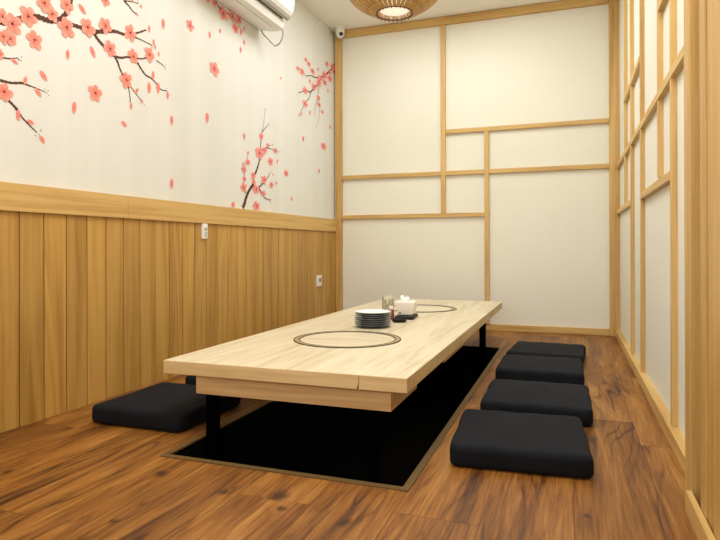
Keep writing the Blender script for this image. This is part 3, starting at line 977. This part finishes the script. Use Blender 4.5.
# ------------------------------------------------------------------ wall fittings
# air conditioner
AY1, AY0 = -1.475, -2.36
ac = thing('air_conditioner', 'white split air conditioner mounted high on the mural wall', 'air conditioner', (-0.0005, (AY0 + AY1) / 2, 2.333))
ayc = (AY0 + AY1) / 2
def extrude_profile(bm, prof, y0, y1, mi=None, bevel=0):
    a = [bm.verts.new((x, y0, z)) for x, z in prof]
    b = [bm.verts.new((x, y1, z)) for x, z in prof]
    n = len(prof)
    for i in range(n):
        j = (i + 1) % n
        f = bm.faces.new((a[i], b[i], b[j], a[j]))
        if mi:
            f.material_index = mi[i]
    bm.faces.new(list(reversed(a)))
    bm.faces.new(b)
hl = (AY1 - AY0) / 2
bm = bmesh.new()
extrude_profile(bm, [(0.0, 0.038), (0.06, 0.024), (0.12, 0.013), (0.165, 0.014), (0.190, 0.026), (0.206, 0.062), (0.196, 0.10), (0.196, .285), (0.0, .30)], -hl, hl)
body = finish(bm, 'casing', M['white_plastic'], ac, smooth=True, angle=25)
bm = bmesh.new()
extrude_profile(bm, [(0.197, .105), (0.250, .105), (0.272, .130), (0.286, .20), (0.280, .27), (0.255, .305), (0.197, .305)], -hl, hl)
finish(bm, 'front_panel', M['white_plastic'], ac, smooth=True, angle=25)
bm = bmesh.new()
extrude_profile(bm, [(0.198, 0.086), (0.2235, 0.090), (0.2235, 0.104), (0.198, 0.104)], -hl + .04, hl - .035)
finish(bm, 'air_slot', M['dark'], ac)
bm = bmesh.new()
extrude_profile(bm, [(0.223, 0.078), (0.246, 0.084), (0.258, 0.104), (0.223, 0.1045)], -hl + .005, hl - .004)
finish(bm, 'louver', M['grey_plastic'], ac)
bm = bmesh.new()
extrude_profile(bm, [(0.150, 0.0108), (0.152, 0.0108), (0.152, 0.016), (0.150, 0.016)], -hl + .02, hl - .10)
finish(bm, 'panel_seam', M['grey_plastic'], body)
bm = bmesh.new()
cp = [(0.012, -1.485, 2.370), (0.03, -1.476, 2.335), (0.06, -1.463, 2.303), (0.085, -1.441, 2.272), (0.10, -1.431, 2.258), (0.12, -1.435, 2.259), (0.15, -1.445, 2.271), (0.172, -1.453, 2.298), (0.184, -1.463, 2.328), (0.186, -1.478, 2.358)]
cp = [(x + .001, y - ayc, z - 2.333) for x, y, z in cp]
add_tube(bm, catmull(cp, 5), 0.0055, 8)
finish(bm, 'cord', M['grey_plastic'], ac, smooth=True)

# remote control in a holder
rc = thing('remote_control', 'small white remote control in a holder hanging under the cap rail of the panelling', 'remote control', (0.0055, -2.213, 0.803))
bm = bmesh.new()
add_box(bm, (0.0, -0.024, 0.0), (0.020, 0.024, 0.097), 0.005, 3)
hb = finish(bm, 'body', M['white_plastic'], rc, smooth=True, angle=40)
bm = bmesh.new()
add_box(bm, (0.019, -0.014, 0.052), (0.0208, 0.014, 0.072), 0.0005, 1)
finish(bm, 'display', M['grey_plastic'], rc)
for q in range(3):
    bm = bmesh.new()
    add_box(bm, (0.019, -0.012, 0.016 + q * .011), (0.0215, 0.012, 0.022 + q * .011), 0.0008, 2)
    finish(bm, 'button', M['grey_plastic'], rc)
# wall socket
ws = thing('wall_socket', 'white wall socket plate with a dark hole on the wood panelling near the back corner', 'socket', (0.0055, -0.420, 0.393))
bm = bmesh.new()
add_box(bm, (0.0, -0.052, 0.0), (0.010, 0.052, 0.100), 0.003, 3)
finish(bm, 'plate', M['white_plastic'], ws)
lo = lathe('socket_hole', [(0, 0.0), (0.019, 0.0), (0.019, .0012), (0, .0012)], M['dark'], ws, 24)
lo.rotation_euler = (0, PI / 2, 0)
lo.location = (0.0096, 0.012, 0.055)

# security camera in the corner
cam_t = thing('security_camera', 'small white security camera with a black lens under the ceiling in the corner', 'camera', (0.092, -0.085, ZC))
lathe('mount', [(0, 0), (0.050, 0), (0.050, -.012), (0.046, -.020), (0, -.020)], M['white_plastic'], cam_t, 40)
hd = Vector((0.58, -0.80, -0.22)).normalized()
lathe('housing', [(0, -.021), (0.044, -.021), (0.045, -.040), (0.043, -.062), (0.036, -.082), (0.024, -.096), (0.010, -.102), (0, -.103)], M['white_plastic'], cam_t, 40)
ln = lathe('lens', [(0, 0.004), (0.010, .003), (0.0165, .0), (0.0185, -.006), (0.0185, -.02), (0, -.02)], M['dark'], cam_t, 32)
ln.rotation_mode = 'QUATERNION'
ln.rotation_quaternion = hd.to_track_quat('Z', 'Y')
ln.location = Vector((0, 0, -.064)) + hd * 0.0445

# ------------------------------------------------------------------ pendant lamp
LZ = 2.190
lamp = thing('pendant_lamp', 'round slatted bamboo pendant lamp hanging from the ceiling over the table', 'lamp', (1.163, -1.88, LZ))
prof = [(0.114, 0.0), (0.152, 0.014), (0.196, 0.036), (0.234, 0.060), (0.264, 0.086), (0.292, 0.125), (0.305, 0.175), (0.292, 0.235), (0.250, 0.300), (0.180, 0.350), (0.10, 0.378)]
pr = catmull(prof, 3)
NR = 34
def rib_mesh():
    bm = bmesh.new()
    rings = []
    for i, (r, z) in enumerate(pr):
        a = pr[max(i - 1, 0)]
        b = pr[min(i + 1, len(pr) - 1)]
        t = Vector((b[0] - a[0], 0, b[1] - a[1])).normalized()
        nrm = Vector((t.z, 0, -t.x))
        hw = 0.072 * r
        p = Vector((r, 0, z))
        rings.append([bm.verts.new(p + nrm * s * 0.003 + Vector((0, u * hw, 0))) for s, u in ((1, -1), (1, 1), (-1, 1), (-1, -1))])
    for a, b in zip(rings, rings[1:]):
        for k in range(4):
            bm.faces.new((a[k], a[(k + 1) % 4], b[(k + 1) % 4], b[k]))
    bm.faces.new(rings[0])
    bm.faces.new(list(reversed(rings[-1])))
    bmesh.ops.recalc_face_normals(bm, faces=bm.faces)
    me = bpy.data.meshes.new('rib')
    bm.to_mesh(me)
    bm.free()
    me.materials.append(M['rattan'])
    return me
rm = rib_mesh()
for k in range(NR):
    o = bpy.data.objects.new('rib', rm)
    C.objects.link(o)
    o.parent = lamp
    o.rotation_euler = (0, 0, 2 * PI * k / NR)
def torus(name, R, r, z, mat, parent, n=72, m=8):
    return lathe(name, [(R + r * math.cos(2 * PI * k / m), z + r * math.sin(2 * PI * k / m)) for k in range(m)], mat, parent, n, close=True)
lowring = torus('lower_ring', 0.109, 0.0055, -0.003, M['rattan_dark'], lamp)
bm = bmesh.new()
add_tube(bm, [(0.113, 0, -0.015), (0.107, 0, 0.013)], 0.0028, 6)
pg = finish(bm, 'peg', M['rattan_dark'], lowring, smooth=True)
for k in range(1, 26):
    o = pg.copy()
    C.objects.link(o)
    o.rotation_euler = (0, 0, 2 * PI * k / 26)
torus('upper_ring', 0.10, 0.006, 0.378, M['rattan_dark'], lamp)
torus('middle_ring', 0.299, 0.004, 0.175, M['rattan_dark'], lamp)
lathe('diffuser', [(0, .012), (0.085, .014), (0.098, .022), (0.108, .05), (0.120, .12), (0.115, .24), (0.09, .30), (0, .31)], M['lamp_glow'], lamp, 48)
bm = bmesh.new()
add_tube(bm, [(0, 0, .31), (0, 0, ZC - LZ - .02)], 0.004, 8)
for k in range(4):
    a = PI / 2 * k
    add_tube(bm, [(0.098 * math.cos(a), 0.098 * math.sin(a), .378), (0, 0, .385)], 0.003, 6)
finish(bm, 'cord', M['dark'], lamp, smooth=True)
lathe('ceiling_rose', [(0, ZC - LZ - .001), (0.05, ZC - LZ - .001), (0.048, ZC - LZ - .022), (0, ZC - LZ - .026)], M['white_plastic'], lamp, 32)

# ------------------------------------------------------------------ light
def area(name, loc, size, power, col, rot=(0, 0, 0)):
    l = bpy.data.lights.new(name, 'AREA')
    l.shape = 'RECTANGLE'
    l.size, l.size_y = size
    l.energy = power
    l.color = col
    o = bpy.data.objects.new(name, l)
    C.objects.link(o)
    o.location = loc
    o.rotation_euler = rot
    return o
area('ceiling_fill_light', (1.45, -3.6, ZC - .01), (1.5, 1.5), 42, (0.93, 0.975, 1.0))  # unseen area light, added under the ceiling to light the room from above
area('ceiling_fill_light', (1.30, -1.35, ZC - .01), (1.3, 1.3), 32, (0.93, 0.975, 1.0))  # second unseen area light, added to brighten the back of the room
area('front_fill_light', (1.3, YN + .1, 1.6), (2.0, 1.6), 60, (0.93, 0.975, 1.0), (PI / 2 + 0.5, 0, 0))  # unseen, added behind the camera, tilted up to brighten ceiling and front faces
wd = bpy.data.worlds.new('world')
SC.world = wd
wd.use_nodes = True
wd.node_tree.nodes['Background'].inputs[0].default_value = (1, 0.93, 0.82, 1)
wd.node_tree.nodes['Background'].inputs[1].default_value = 0.3

# ------------------------------------------------------------------ camera
cd = bpy.data.cameras.new('camera')
cd.sensor_fit = 'HORIZONTAL'
cd.sensor_width = 36.0
cd.lens = 586.94 / 720 * 36.0
cd.shift_y = -23.47 / 720.0
cd.clip_start = 0.05
co = bpy.data.objects.new('camera', cd)
C.objects.link(co)
r = Vector((0.94133027, 0.33747604, -0.00269321))
u = Vector((0.00287486, -0.00003849, 0.99999587))
f = Vector((-0.33747454, 0.94133412, 0.00100642))
mw = Matrix(((r.x, u.x, -f.x, 2.1779), (r.y, u.y, -f.y, -5.3509), (r.z, u.z, -f.z, 0.75), (0, 0, 0, 1)))
co.matrix_world = mw
SC.camera = co
SC.view_settings.view_transform = 'Standard'
SC.view_settings.look = 'None'
SC.view_settings.exposure = 0.08
